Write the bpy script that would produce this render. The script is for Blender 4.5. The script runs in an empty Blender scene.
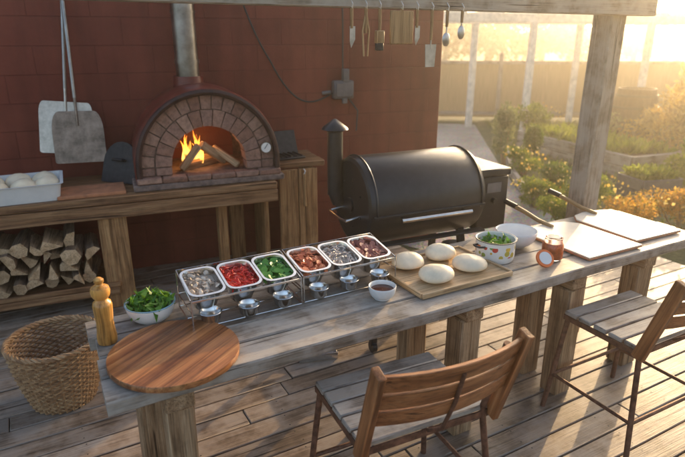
import bpy, math, random
import numpy as np
from mathutils import Matrix, Vector, Euler
R=random.Random(7)
rad=math.radians
# ------------------------------------------------------------------ frames
def frame(x,y,z,deg): return Matrix.Translation((x,y,z))@Matrix.Rotation(rad(deg),4,'Z')
TF=frame(-.80,1.60,0,29)      # table frame: x along table, y to the back, origin front-left corner
WF=frame(-1.52,3.95,0,22)     # kitchen frame: x along counter front edge, y towards the wall
def inT(x,y,z=0,deg=0): return TF@frame(x,y,z,deg)
def inW(x,y,z=0,deg=0): return WF@frame(x,y,z,deg)
# ------------------------------------------------------------------ node helpers
def newmat(name):
    m=bpy.data.materials.new(name); m.use_nodes=True
    nt=m.node_tree; nt.nodes.clear()
    return m,nt
class N:
    def __init__(s,nt): s.nt=nt
    def __call__(s,t,ins=None,**kw):
        n=s.nt.nodes.new(t)
        for k,v in kw.items(): setattr(n,k,v)
        if ins:
            for k,v in ins.items():
                i=n.inputs[k]
                if isinstance(v,bpy.types.NodeSocket): s.nt.links.new(v,i)
                else: i.default_value=v
        return n
def ramp(n,fac,stops):
    r=n('ShaderNodeValToRGB',{'Fac':fac})
    e=r.color_ramp.elements
    while len(e)<len(stops): e.new(.5)
    for i,(p,c) in enumerate(stops):
        e[i].position=p; e[i].color=(*c,1) if len(c)==3 else c
    return r.outputs[0]
def mixc(n,f,a,b,bt='MIX'):
    m=n('ShaderNodeMix',data_type='RGBA',blend_type=bt)
    for k,v in ((0,f),(6,a),(7,b)):
        i=m.inputs[k]
        if isinstance(v,bpy.types.NodeSocket): n.nt.links.new(v,i)
        else: i.default_value=v if k==0 else ((*v,1) if len(v)==3 else v)
    return m.outputs[2]
def math_(n,op,a,b=0.0,c=None):
    m=n('ShaderNodeMath',operation=op)
    for k,v in ((0,a),(1,b)):
        if isinstance(v,bpy.types.NodeSocket): n.nt.links.new(v,m.inputs[k])
        else: m.inputs[k].default_value=v
    return m.outputs[0]
def finish_mat(n,col,rough=.6,metal=0,bump=None,bs=.3,bd=.01,**extra):
    ins={'Roughness':rough,'Metallic':metal}
    if isinstance(col,bpy.types.NodeSocket): ins['Base Color']=col
    else: ins['Base Color']=(*col,1)
    ins.update(extra)
    p=n('ShaderNodeBsdfPrincipled',ins)
    if bump is not None:
        b=n('ShaderNodeBump',{'Height':bump,'Strength':bs,'Distance':bd})
        n.nt.links.new(b.outputs[0],p.inputs['Normal'])
    o=n('ShaderNodeOutputMaterial'); n.nt.links.new(p.outputs[0],o.inputs[0])
    return p
def wood(name,dark,mid,light,rough=.7,gs=1.0,var=.35,bump=.5,grey=None,spec=.3,coat=0):
    m,nt=newmat(name); n=N(nt)
    at=n('ShaderNodeAttribute',attribute_name='gc')
    ge=n('ShaderNodeNewGeometry')
    isl=ge.outputs['Random Per Island']
    off=n('ShaderNodeCombineXYZ',{0:math_(n,'MULTIPLY',isl,37.0),1:math_(n,'MULTIPLY',isl,91.0),2:math_(n,'MULTIPLY',isl,53.0)})
    ad=n('ShaderNodeVectorMath',{0:at.outputs['Vector'],1:off.outputs[0]},operation='ADD')
    mp=n('ShaderNodeMapping',{'Vector':ad.outputs[0],'Scale':(1.6*gs,26*gs,26*gs)})
    g1=n('ShaderNodeTexNoise',{'Vector':mp.outputs[0],'Scale':1.0,'Detail':5.0,'Roughness':.62,'Distortion':.6})
    mp2=n('ShaderNodeMapping',{'Vector':ad.outputs[0],'Scale':(4*gs,150*gs,150*gs)})
    g2=n('ShaderNodeTexNoise',{'Vector':mp2.outputs[0],'Scale':1.0,'Detail':2.0,'Roughness':.6})
    g3=n('ShaderNodeTexNoise',{'Vector':ad.outputs[0],'Scale':5.0,'Detail':4.0,'Roughness':.65})
    c=ramp(n,g1.outputs[0],[(.30,dark),(.50,mid),(.72,light)])
    fine=ramp(n,g2.outputs[0],[(.33,(.40,.38,.36)),(.52,(1,1,1))])
    c=mixc(n,.8,c,fine,'MULTIPLY')
    if grey: c=mixc(n,ramp(n,g3.outputs[0],[(.40,(0,0,0)),(.62,(.85,.85,.85))]),c,grey)
    # long drying cracks
    mp3=n('ShaderNodeMapping',{'Vector':ad.outputs[0],'Scale':(1.1*gs,34*gs,34*gs)})
    g4=n('ShaderNodeTexNoise',{'Vector':mp3.outputs[0],'Scale':1.0,'Detail':2.0,'Roughness':.5})
    crack=ramp(n,g4.outputs[0],[(.285,(.28,.25,.22)),(.315,(1,1,1))])
    tone=n('ShaderNodeMapRange',{'Value':isl,'To Min':1-var,'To Max':1+var})
    hv=n('ShaderNodeHueSaturation',{'Color':c,'Value':tone.outputs[0]})
    st=ramp(n,g3.outputs[0],[(.30,(.58,.55,.52)),(.5,(1,1,1))])
    c=mixc(n,.85,hv.outputs[0],st,'MULTIPLY')
    if bump>.4: c=mixc(n,1.0,c,crack,'MULTIPLY')
    h=math_(n,'ADD',g1.outputs[0],math_(n,'MULTIPLY',g2.outputs[0],.6))
    finish_mat(n,c,rough,0,h,bump,.004,**{'Specular IOR Level':spec,'Coat Weight':coat,'Coat Roughness':.25})
    return m
def plain(name,col,rough=.5,metal=0,var=.12,ns=12,bs=.15,bd=.003,col2=None,**ex):
    m,nt=newmat(name); n=N(nt)
    tc=n('ShaderNodeTexCoord')
    no=n('ShaderNodeTexNoise',{'Vector':tc.outputs['Object'],'Scale':ns,'Detail':4.0,'Roughness':.65})
    lo=tuple(max(0,x*(1-var*2)) for x in col); hi=col2 or tuple(min(1,x*(1+var*2)) for x in col)
    c=ramp(n,no.outputs[0],[(.3,lo),(.7,hi)])
    rr=n('ShaderNodeMapRange',{'Value':no.outputs[0],'To Min':max(.03,rough-.12),'To Max':min(1,rough+.12)})
    finish_mat(n,c,rr.outputs[0],metal,no.outputs[0],bs,bd,**ex)
    return m
def islandmat(name,cols,rough=.5,trans=0.0,spec=.4,sss=0):
    m,nt=newmat(name); n=N(nt)
    ge=n('ShaderNodeNewGeometry'); tc=n('ShaderNodeTexCoord')
    no=n('ShaderNodeTexNoise',{'Vector':tc.outputs['Object'],'Scale':1.7,'Detail':3.0})
    f=math_(n,'ADD',math_(n,'MULTIPLY',ge.outputs['Random Per Island'],.65),math_(n,'MULTIPLY',no.outputs[0],.45))
    st=[(i/(len(cols)-1)*.8+.1,c) for i,c in enumerate(cols)]
    c=ramp(n,f,st)
    p=n('ShaderNodeBsdfPrincipled',{'Base Color':c,'Roughness':rough,'Specular IOR Level':spec})
    o=n('ShaderNodeOutputMaterial')
    if trans>0:
        t=n('ShaderNodeBsdfTranslucent',{'Color':mixc(n,1.0,c,(1.5,1.5,.9),'MULTIPLY')})
        mx=n('ShaderNodeMixShader',{0:trans,1:p.outputs[0],2:t.outputs[0]})
        nt.links.new(mx.outputs[0],o.inputs[0])
    else: nt.links.new(p.outputs[0],o.inputs[0])
    return m
# ------------------------------------------------------------------ mesh builder
class MB:
    def __init__(s): s.v=[];s.f=[];s.g=[];s.mi=[];s.sm=[]
    def add(s,vs,fs,gs,mat=0,smooth=False):
        o=len(s.v); s.v+= [tuple(x) for x in vs]; s.g+=[tuple(x) for x in gs]
        for f in fs: s.f.append(tuple(i+o for i in f)); s.mi.append(mat); s.sm.append(smooth)
    def box(s,size,c,rot=None,mat=0,b=.004,jit=0):
        h=[x/2 for x in size]; b=min(b,min(h)*.6)
        order=sorted(range(3),key=lambda i:-size[i])
        vs=[];idx={}
        for sx in(-1,1):
            for sy in(-1,1):
                for sz in(-1,1):
                    j=[R.uniform(-jit,jit) for _ in range(3)]
                    for ax in range(3):
                        p=[sx*(h[0]-b),sy*(h[1]-b),sz*(h[2]-b)]
                        p[ax]=(sx,sy,sz)[ax]*h[ax]
                        p=[p[k]+j[k] for k in range(3)]
                        idx[(sx,sy,sz,ax)]=len(vs); vs.append(Vector(p))
        fs=[]
        def q(l):
            cen=sum((vs[i] for i in l),Vector())/len(l)
            nn=(vs[l[1]]-vs[l[0]]).cross(vs[l[2]]-vs[l[0]])
            if nn.dot(cen)<0: l=l[::-1]
            fs.append(l)
        for ax in range(3):
            a1,a2=[k for k in range(3) if k!=ax]
            for sg in(-1,1):
                l=[]
                for(p,r) in((-1,-1),(1,-1),(1,1),(-1,1)):
                    t=[0,0,0];t[ax]=sg;t[a1]=p;t[a2]=r
                    l.append(idx[(*t,ax)])
                q(l)
            for p in(-1,1):
                for r in(-1,1):
                    t0=[0,0,0];t0[ax]=-1;t0[a1]=p;t0[a2]=r
                    t1=list(t0);t1[ax]=1
                    q([idx[(*t0,a1)],idx[(*t1,a1)],idx[(*t1,a2)],idx[(*t0,a2)]])
        for sx in(-1,1):
            for sy in(-1,1):
                for sz in(-1,1): q([idx[(sx,sy,sz,0)],idx[(sx,sy,sz,1)],idx[(sx,sy,sz,2)]])
        gs=[(p[order[0]],p[order[1]],p[order[2]]) for p in vs]
        c=Vector(c)
        out=[((rot@p) if rot else p)+c for p in vs]
        s.add(out,fs,gs,mat)
    def plank(s,x0,x1,y0,y1,z0,z1,mat=0,seg=40,wav=.003):
        """long board along x with slightly irregular hand-worn edges"""
        ph=[R.uniform(0,6.28) for _ in range(6)]
        rs=[]
        for i in range(seg+1):
            x=x0+(x1-x0)*i/seg
            e0=wav*(math.sin(x*3.1+ph[0])+.6*math.sin(x*9.3+ph[1])+.4*math.sin(x*23+ph[2]))+R.uniform(-.0008,.0008)
            e1=wav*(math.sin(x*2.7+ph[3])+.6*math.sin(x*8.1+ph[4])+.4*math.sin(x*19+ph[5]))+R.uniform(-.0008,.0008)
            t=wav*.35*math.sin(x*4.3+ph[2]); b=.006
            rs.append([Vector((x,y0+e0,z0+b)),Vector((x,y0+e0+b,z0)),Vector((x,y1+e1-b,z0)),Vector((x,y1+e1,z0+b)),Vector((x,y1+e1,z1-b+t)),Vector((x,y1+e1-b,z1+t)),Vector((x,y0+e0+b,z1+t)),Vector((x,y0+e0,z1-b+t))])
        n=8;vs=[p for r in rs for p in r]; fs=[]
        for k in range(seg):
            for i in range(n): j=(i+1)%n; fs.append((k*n+i,(k+1)*n+i,(k+1)*n+j,k*n+j))
        fs.append(tuple(range(n))); fs.append(tuple(seg*n+i for i in range(n))[::-1])
        s.add(vs,fs,[(p.x,p.y-y0,p.z-z0) for p in vs],mat)
    def beam(s,p0,p1,w,h,mat=0,b=.004,up=(0,0,1),jit=0):
        p0=Vector(p0);p1=Vector(p1);d=p1-p0;L=d.length;x=d.normalized()
        u=Vector(up)
        if abs(x.dot(u))>.98: u=Vector((0,1,0))
        y=u.cross(x).normalized(); z=x.cross(y)
        M=Matrix((x,y,z)).transposed()
        s.box((L,w,h),(p0+p1)/2,M,mat,b,jit)
    def rings(s,rs,mat=0,smooth=True,cap0=True,cap1=True,closed=True,g=None):
        n=len(rs[0]);vs=[];gs=[];acc=0
        for k,r in enumerate(rs):
            if k: acc+=(sum(rs[k],Vector())/n-sum(rs[k-1],Vector())/n).length
            for i,p in enumerate(r):
                vs.append(p); c=sum(r,Vector())/n; q=p-c
                gs.append((acc,q.x+q.z*.5,q.y+q.z*.5))
        fs=[]
        m=n if closed else n-1
        for k in range(len(rs)-1):
            for i in range(m):
                j=(i+1)%n
                fs.append((k*n+i,k*n+j,(k+1)*n+j,(k+1)*n+i))
        s.add(vs,fs,gs,mat,smooth)
        if cap0: s.add(rs[0],[tuple(range(n))[::-1]],[(0,p.x,p.y+p.z) for p in rs[0]],mat)
        if cap1: s.add(rs[-1],[tuple(range(n))],[(0,p.x,p.y+p.z) for p in rs[-1]],mat)
    def cyl(s,p0,p1,r0,r1=None,n=20,mat=0,smooth=True,caps=True):
        r1=r0 if r1 is None else r1
        p0=Vector(p0);p1=Vector(p1);z=(p1-p0).normalized()
        u=Vector((0,0,1)) if abs(z.z)<.9 else Vector((1,0,0))
        x=u.cross(z).normalized();y=z.cross(x)
        f=lambda p,r:[p+x*(r*math.cos(2*math.pi*i/n))+y*(r*math.sin(2*math.pi*i/n)) for i in range(n)]
        s.rings([f(p0,r0),f(p1,r1)],mat,smooth,caps,caps)
    def tube(s,pts,r,n=8,mat=0,closed=False):
        pts=[Vector(p) for p in pts];m=len(pts);rs=[]
        prev=None
        for i in range(m):
            a=pts[(i-1)%m] if (closed or i>0) else pts[i]
            b=pts[(i+1)%m] if (closed or i<m-1) else pts[i]
            t=(b-a).normalized()
            if prev is None:
                u=Vector((0,0,1)) if abs(t.z)<.9 else Vector((1,0,0)); x=u.cross(t).normalized()
            else: x=(prev-t*prev.dot(t)).normalized()
            prev=x;y=t.cross(x)
            rr=r[i] if isinstance(r,(list,tuple)) else r
            rs.append([pts[i]+x*(rr*math.cos(2*math.pi*k/n))+y*(rr*math.sin(2*math.pi*k/n)) for k in range(n)])
        if closed: rs.append(rs[0])
        s.rings(rs,mat,True,not closed,not closed)
    def lathe(s,prof,c=(0,0,0),n=32,mat=0,wob=0):
        c=Vector(c);vs=[];fs=[];gs=[]
        w=[1+wob*math.sin(3*2*math.pi*i/n+1)+wob*.6*math.sin(5*2*math.pi*i/n) for i in range(n)]
        for(r,z) in prof:
            for i in range(n):
                a=2*math.pi*i/n
                p=Vector((r*w[i]*math.cos(a),r*w[i]*math.sin(a),z)); vs.append(p+c); gs.append((z,p.x,p.y))
        for k in range(len(prof)-1):
            for i in range(n):
                j=(i+1)%n; fs.append((k*n+i,k*n+j,(k+1)*n+j,(k+1)*n+i))
        s.add(vs,fs,gs,mat,True)
    def prism(s,poly,y0,y1,mat=0,M=None):
        n=len(poly)
        vs=[Vector((p[0],y0,p[1])) for p in poly]+[Vector((p[0],y1,p[1])) for p in poly]
        fs=[tuple(range(n)),tuple(range(2*n-1,n-1,-1))]
        for i in range(n):
            j=(i+1)%n; fs.append((j,i,n+i,n+j))
        gs=[(v.x,v.z,v.y) for v in vs]
        if M: vs=[M@v for v in vs]
        s.add(vs,fs,gs,mat)
    def blob(s,c,r,mat=0,n=12,m=8,noise=.08,rot=None,flat=0):
        c=Vector(c);rs=[];ph=[R.uniform(0,6.28) for _ in range(4)]
        for k in range(m+1):
            t=math.pi*k/m; ring=[]
            for i in range(n):
                a=2*math.pi*i/n
                q=1+noise*(math.sin(2*a+ph[0]+t)+.6*math.sin(3*a+ph[1])*math.sin(t)+.5*math.sin(4*t+ph[2]))
                z=-math.cos(t)
                if flat and z<0: z*=flat
                p=Vector((r[0]*q*math.sin(t)*math.cos(a),r[1]*q*math.sin(t)*math.sin(a),r[2]*z*q if k not in(0,m) else r[2]*z))
                if rot: p=rot@p
                ring.append(c+p)
            rs.append(ring)
        s.rings(rs,mat,True,False,False)
    def build(s,name,mats,M=None,parent=None,ang=40,recalc=False):
        me=bpy.data.meshes.new(name)
        me.from_pydata([tuple(v) for v in s.v],[],s.f); me.update()
        a=me.attributes.new('gc','FLOAT_VECTOR','POINT'); a.data.foreach_set('vector',np.array(s.g,dtype=np.float32).ravel())
        for m in (mats if isinstance(mats,(list,tuple)) else [mats]): me.materials.append(m)
        me.polygons.foreach_set('material_index',s.mi)
        me.polygons.foreach_set('use_smooth',s.sm)
        me.set_sharp_from_angle(angle=rad(ang))
        if recalc:
            import bmesh
            bm=bmesh.new();bm.from_mesh(me);bmesh.ops.recalc_face_normals(bm,faces=bm.faces);bm.to_mesh(me);bm.free()
        ob=bpy.data.objects.new(name,me); bpy.context.collection.objects.link(ob)
        if parent: ob.parent=parent
        if M is not None: ob.matrix_world=M if not parent else ob.matrix_world
        if parent and M is not None: ob.matrix_local=M
        return ob
def empty(name,M):
    e=bpy.data.objects.new(name,None); bpy.context.collection.objects.link(e); e.matrix_world=M; e.empty_display_size=.1; return e
RX=lambda d:Matrix.Rotation(rad(d),3,'X'); RY=lambda d:Matrix.Rotation(rad(d),3,'Y'); RZ=lambda d:Matrix.Rotation(rad(d),3,'Z')
# ------------------------------------------------------------------ materials
M_table=wood('weathered_table_wood',(.11,.085,.062),(.25,.205,.16),(.40,.345,.285),.50,var=.18,bump=.9,grey=(.36,.325,.285),spec=.45)
M_deck=wood('weathered_deck_wood',(.13,.085,.055),(.26,.19,.135),(.40,.31,.235),.52,var=.28,bump=.8,grey=(.33,.27,.22),spec=.4)
M_seat=wood('grey_seat_slats',(.13,.105,.085),(.29,.24,.195),(.44,.38,.32),.5,var=.18,bump=.9,grey=(.38,.34,.29))
M_red=wood('oiled_red_brown_wood',(.15,.05,.016),(.33,.13,.048),(.47,.225,.095),.42,var=.22,bump=.5)
M_leg=wood('rough_timber',(.15,.08,.038),(.35,.22,.12),(.50,.35,.21),.75,var=.15,bump=.9)
M_sleeper=wood('sleeper_timber',(.13,.06,.022),(.38,.20,.085),(.54,.33,.15),.7,var=.12,bump=.8)
M_counter=wood('counter_board',(.11,.05,.024),(.27,.14,.065),(.40,.24,.12),.5,var=.15,bump=.8)
M_post=wood('old_grey_post',(.16,.12,.085),(.34,.27,.20),(.48,.40,.32),.75,var=.08,bump=1.0,grey=(.38,.33,.27))
M_acacia=wood('acacia_board',(.13,.04,.013),(.34,.135,.048),(.54,.28,.11),.33,var=.30,bump=.12,gs=.6,coat=.25)
M_tray=wood('pale_tray_wood',(.38,.23,.11),(.54,.36,.19),(.64,.46,.28),.5,var=.08,bump=.2)
M_mill=wood('beech_mill',(.50,.21,.045),(.64,.31,.07),(.72,.40,.11),.35,var=.03,bump=.05,gs=.5,coat=.4)
M_handle=wood('handle_wood',(.25,.13,.05),(.42,.25,.11),(.52,.34,.17),.5,var=.1,bump=.2)
M_bark=wood('log_bark',(.08,.05,.035),(.20,.135,.085),(.32,.22,.15),.9,var=.3,bump=.4)
M_split=wood('split_log_wood',(.32,.20,.10),(.52,.35,.20),(.64,.46,.29),.8,var=.25,bump=.4)
M_steel=plain('stainless_steel',(.66,.64,.61),.17,1.0,var=.05,ns=30,bs=.02)
M_steel2=plain('worn_steel',(.52,.49,.46),.38,1.0,var=.15,ns=14,bs=.1)
M_dsteel=plain('darkened_steel',(.25,.20,.17),.42,1.0,var=.3,ns=9,bs=.1)
M_galv=plain('galvanised_flue',(.30,.28,.26),.35,1.0,var=.2,ns=6,bs=.05)
M_black=plain('black_powder_coat',(.014,.014,.015),.36,0,var=.2,ns=20,bs=.08,**{'Specular IOR Level':.5})
M_iron=plain('cast_iron',(.03,.028,.027),.55,.3,var=.3,ns=25,bs=.3)
M_rust=plain('rusty_metal_frame',(.13,.055,.032),.6,.4,var=.3,ns=30,bs=.3,col2=(.24,.115,.07))
M_white=plain('white_enamel',(.78,.76,.72),.18,0,var=.03,ns=8,bs=.0)
M_peel=plain('pale_peel_board',(.80,.70,.56),.42,0,var=.06,ns=6,bs=.05)
M_terr=plain('terracotta',(.46,.19,.09),.75,0,var=.15,ns=14,bs=.3)
M_cream=plain('cream_plastic',(.70,.70,.68),.35,0,var=.03)
M_shell=plain('maroon_oven_shell',(.15,.030,.020),.36,.1,var=.25,ns=5,bs=.05)
M_rim=plain('dark_oven_rim',(.045,.020,.016),.5,.2,var=.3,ns=14,bs=.15)
M_stone=plain('hearth_stone',(.17,.12,.10),.85,0,var=.3,ns=18,bs=.6,bd=.01)
M_dough=plain('pizza_dough',(.80,.68,.49),.5,0,var=.07,ns=11,bs=.2,bd=.004,**{'Subsurface Weight':.15,'Subsurface Radius':(.02,.012,.006)})
def brickmat(name,cols):
    m,nt=newmat(name); n=N(nt); ge=n('ShaderNodeNewGeometry'); tc=n('ShaderNodeTexCoord')
    a=n('ShaderNodeTexNoise',{'Vector':tc.outputs['Object'],'Scale':22.0,'Detail':5.0,'Roughness':.7})
    c=ramp(n,ge.outputs['Random Per Island'],[(i/(len(cols)-1),c) for i,c in enumerate(cols)])
    c=mixc(n,.8,c,ramp(n,a.outputs[0],[(.3,(.45,.42,.40)),(.6,(1.15,1.1,1.05))]),'MULTIPLY')
    finish_mat(n,c,.9,0,a.outputs[0],.8,.012); return m
M_brickg=brickmat('oven_face_brick',[(.24,.125,.09),(.34,.20,.15),(.28,.165,.13),(.38,.235,.175),(.20,.115,.09)])
M_soot=plain('sooty_vault_brick',(.10,.055,.038),.95,0,var=.5,ns=10,bs=.6,bd=.01)
M_mortar=plain('mortar',(.15,.10,.075),.95,0,var=.2,ns=30,bs=.4)
M_cable=plain('cable_black',(.03,.03,.03),.6)
M_grey=plain('grey_plastic',(.14,.12,.11),.5)
M_wht=plain('white_paint_timber',(.72,.66,.55),.6,0,var=.12,ns=9)
M_glass_j=plain('tomato_sauce',(.50,.11,.03),.25,0,var=.25,ns=25,bs=.1)
M_lid=plain('orange_lid',(.75,.16,.03),.35,0,var=.05)
M_sauce=plain('dark_sauce',(.07,.014,.008),.15,0,var=.1)
M_clear,nt=newmat('jar_glass'); n=N(nt); finish_mat(n,(.95,.95,.93),.05,0,None,**{'Transmission Weight':1.0,'IOR':1.2})
# ------------------------------------------------------------------ world / sun
SUN_AZ,SUN_EL=33,13
w=bpy.data.worlds.new('World'); bpy.context.scene.world=w; w.use_nodes=True
nt=w.node_tree; nt.nodes.clear()
sky=nt.nodes.new('ShaderNodeTexSky'); sky.sky_type='NISHITA'; sky.sun_disc=False
sky.sun_elevation=rad(SUN_EL); sky.sun_rotation=rad(SUN_AZ); sky.air_density=.8; sky.dust_density=4.0; sky.ozone_density=.3
bg=nt.nodes.new('ShaderNodeBackground'); bg.inputs[1].default_value=.43
wo=nt.nodes.new('ShaderNodeOutputWorld'); nt.links.new(sky.outputs[0],bg.inputs[0]); nt.links.new(bg.outputs[0],wo.inputs[0])
D=Vector((math.sin(rad(SUN_AZ))*math.cos(rad(SUN_EL)),math.cos(rad(SUN_AZ))*math.cos(rad(SUN_EL)),math.sin(rad(SUN_EL))))
sl=bpy.data.lights.new('sun','SUN'); sl.energy=7.0; sl.angle=rad(.6); sl.color=(1,.67,.33)
so=bpy.data.objects.new('sun',sl); bpy.context.collection.objects.link(so); so.rotation_euler=D.to_track_quat('Z','Y').to_euler(); so.location=(8,12,6)
# thin scattering volume added over the whole site for warm glare towards the sun
m,nt=newmat('glare_haze'); n=N(nt)
vs_=n('ShaderNodeVolumeScatter',{'Color':(1,.92,.78,1),'Density':.0085,'Anisotropy':.82}); o=n('ShaderNodeOutputMaterial'); nt.links.new(vs_.outputs[0],o.inputs['Volume'])
# ------------------------------------------------------------------ camera
cam=bpy.data.cameras.new('camera'); cam.lens=29.2; cam.sensor_width=36; cam.clip_end=2000; cam.clip_start=.05
co=bpy.data.objects.new('camera',cam); bpy.context.collection.objects.link(co); co.location=(0,0,2.0); co.rotation_euler=(rad(90-19),0,0)
bpy.context.scene.camera=co
cam.dof.use_dof=True; cam.dof.focus_distance=2.7; cam.dof.aperture_fstop=2.2
# ------------------------------------------------------------------ ground, deck, path
G0=-.13
g=MB(); g.box((90,60,9),(20,26,G0+4.3),b=.01); g.build('glare_haze_box',m)
m,nt=newmat('ground_grass_soil'); n=N(nt); tc=n('ShaderNodeTexCoord')
a=n('ShaderNodeTexNoise',{'Vector':tc.outputs['Object'],'Scale':.35,'Detail':6.0,'Roughness':.7}); b=n('ShaderNodeTexNoise',{'Vector':tc.outputs['Object'],'Scale':14.0,'Detail':5.0,'Roughness':.7})
c=ramp(n,a.outputs[0],[(.38,(.07,.085,.025)),(.52,(.12,.12,.045)),(.65,(.20,.155,.085))])
c=mixc(n,.7,c,ramp(n,b.outputs[0],[(.3,(.4,.4,.4)),(.65,(1.1,1.1,1.1))]),'MULTIPLY')
finish_mat(n,c,.95,0,b.outputs[0],1.0,.05); M_ground=m
g=MB(); g.add([Vector((-300,-100,G0)),Vector((400,-100,G0)),Vector((400,700,G0)),Vector((-300,700,G0))],[(0,1,2,3)],[(0,0,0)]*4); g.build('ground',M_ground)
m,nt=newmat('gravel_paving'); n=N(nt); tc=n('ShaderNodeTexCoord')
a=n('ShaderNodeTexVoronoi',{'Vector':tc.outputs['Object'],'Scale':38.0}); b=n('ShaderNodeTexNoise',{'Vector':tc.outputs['Object'],'Scale':1.2,'Detail':5.0})
c=ramp(n,b.outputs[0],[(.3,(.28,.24,.20)),(.7,(.46,.40,.34))]); c=mixc(n,.5,c,a.outputs['Color'],'SOFT_LIGHT')
finish_mat(n,c,.9,0,a.outputs['Distance'],.6,.02); M_path=m
g=MB(); L=[(1.2,5.2),(3.0,5.6),(2.5,7.2),(2.75,9.5),(3.4,14.4),(1.2,14.8),(-1,12),(-3,8.5)]
g.add([Vector((x,y,G0+.006)) for x,y in L],[tuple(range(len(L)))],[(0,0,0)]*len(L)); g.build('gravel_path',M_path)
dk=empty('deck',TF)
g=MB(); sc=MB()
bw=.142;w=-2.6
joists=[-4.6+k*.5 for k in range(19)]
while w<4.2:
    smax=5.0 if w<2.25 else 3.0
    s=-5.0+R.uniform(0,1.5)
    edges=[-5.2]
    while s<smax-.7: edges.append(s); s+=R.uniform(2.2,3.6)
    edges.append(smax+R.uniform(-.01,.01))
    for i in range(len(edges)-1):
        g.box((edges[i+1]-edges[i]-.005,bw-.009+R.uniform(-.002,.001),.032),((edges[i]+edges[i+1])/2,w+bw/2,-.016+R.uniform(-.002,.002)),RX(R.uniform(-.7,.7)),0,.004)
    for x in joists:
        if x<smax and -1.2<x:
            for dy in(.03,.112):
                px,py=x+R.uniform(-.008,.008),w+dy+R.uniform(-.004,.004)
                sc.add([Vector((px+.0045*math.cos(a*math.pi/3),py+.0045*math.sin(a*math.pi/3),.0035)) for a in range(6)],[(0,1,2,3,4,5)],[(0,0,0)]*6)
    w+=bw
g.build('boards',M_deck,Matrix(),dk); sc.build('screws',M_iron,Matrix(),dk)
g=MB(); g.box((10.0,.05,.09),(-.1,2.29,-.08),mat=0); 
for k in range(9): g.box((.06,6.6,.085),(-4.6+k*.95,.6,-.078))
g.build('joists',M_leg,Matrix(),dk)
# ------------------------------------------------------------------ wall
m,nt=newmat('painted_block_wall'); n=N(nt); tc=n('ShaderNodeTexCoord'); sp=n('ShaderNodeSeparateXYZ',{0:tc.outputs['Object']})
cb=n('ShaderNodeCombineXYZ',{0:math_(n,'ADD',sp.outputs[0],sp.outputs[1]),1:sp.outputs[2],2:0.0})
bt=n('ShaderNodeTexBrick',{'Vector':cb.outputs[0],'Scale':1.0,'Mortar Size':.005,'Mortar Smooth':.8,'Brick Width':.44,'Row Height':.215,'Color1':(1,1,1,1),'Color2':(.92,.92,.92,1),'Mortar':(.78,.78,.78,1)})
no=n('ShaderNodeTexNoise',{'Vector':tc.outputs['Object'],'Scale':2.2,'Detail':6.0,'Roughness':.65}); nf=n('ShaderNodeTexNoise',{'Vector':tc.outputs['Object'],'Scale':60.0,'Detail':4.0})
mpd=n('ShaderNodeMapping',{'Vector':tc.outputs['Object'],'Scale':(9,9,.7)}); nd=n('ShaderNodeTexNoise',{'Vector':mpd.outputs[0],'Scale':1.0,'Detail':4.0})
c=ramp(n,no.outputs[0],[(.3,(.16,.036,.021)),(.7,(.235,.060,.034))]); c=mixc(n,1.0,c,bt.outputs[0],'MULTIPLY')
c=mixc(n,.5,c,ramp(n,nd.outputs[0],[(.35,(.7,.7,.7)),(.6,(1.05,1.05,1.05))]),'MULTIPLY')
h=math_(n,'ADD',math_(n,'MULTIPLY',bt.outputs['Fac'],-.6),math_(n,'MULTIPLY',nf.outputs[0],.35))
finish_mat(n,c,.6,0,h,.8,.006,**{'Specular IOR Level':.25}); M_wall=m
g=MB(); g.box((7.6,.22,3.1),(3.05-3.8,.80+.11+.02,1.35),b=.006)
g.build('block_wall',M_wall,WF)
# ------------------------------------------------------------------ counter
g=MB()
for i in range(4): g.box((2.95,.19,.055),(-.40,.10+i*.2,.8725),b=.006,jit=.002)
g.box((2.95,.035,.10),(-.40,.02,.79),mat=0,b=.004)
g.box((.20,.14,.84),(-.19,.12,.42),mat=1,b=.008,jit=.003)
g.box((.12,.10,.84),(.83,.55,.42),mat=1,b=.006); g.box((.08,.10,.84),(.66,.30,.42),mat=1,b=.006)
g.box((.2,.14,.84),(-1.75,.12,.42),mat=1,b=.008)
for i in range(3): g.box((1.62,.18,.04),(-1.0,.12+i*.19,.20),mat=0,b=.005)
g.box((1.60,.03,.05),(-1.0,.03,.155),mat=0)
g.build('kitchen_counter',[M_counter,M_sleeper],WF)
g=MB()
for i in range(3): g.box((.54,.155,.05),(1.31,.13+i*.165,.975),b=.005,jit=.002)
for i in range(2): g.box((.165,.035,.93),(1.25+i*.172,.06,.475),mat=1,b=.005)
g.box((.04,.40,.9),(1.06,.3,.47),mat=1); g.box((.04,.40,.9),(1.50,.3,.47),mat=1)
g.build('side_cabinet',[M_counter,M_sleeper],inW(-.02,.16,0))
g=MB(); g.tube([(1.40,.175,.90),(1.40,.17,.72),(1.40,.165,.62)],[.012,.011,.016],8,0); g.tube([(1.40,.175,.90),(1.41,.175,.925),(1.40,.19,.94)],.005,6,1)
g.build('hanging_brush',[M_handle,M_steel2],inW(-.04,0,0))
g=MB(); g.box((.30,.24,.02),(0,0,.011),b=.006)
for i in range(6): g.box((.012,.22,.012),(-.12+i*.048,0,.026),b=.003)
g.box((.34,.02,.22),(0,.12,.105),RX(-22),b=.005)
g.build('cast_iron_griddle',M_iron,inW(1.26,.42,1.002,8))
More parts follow.
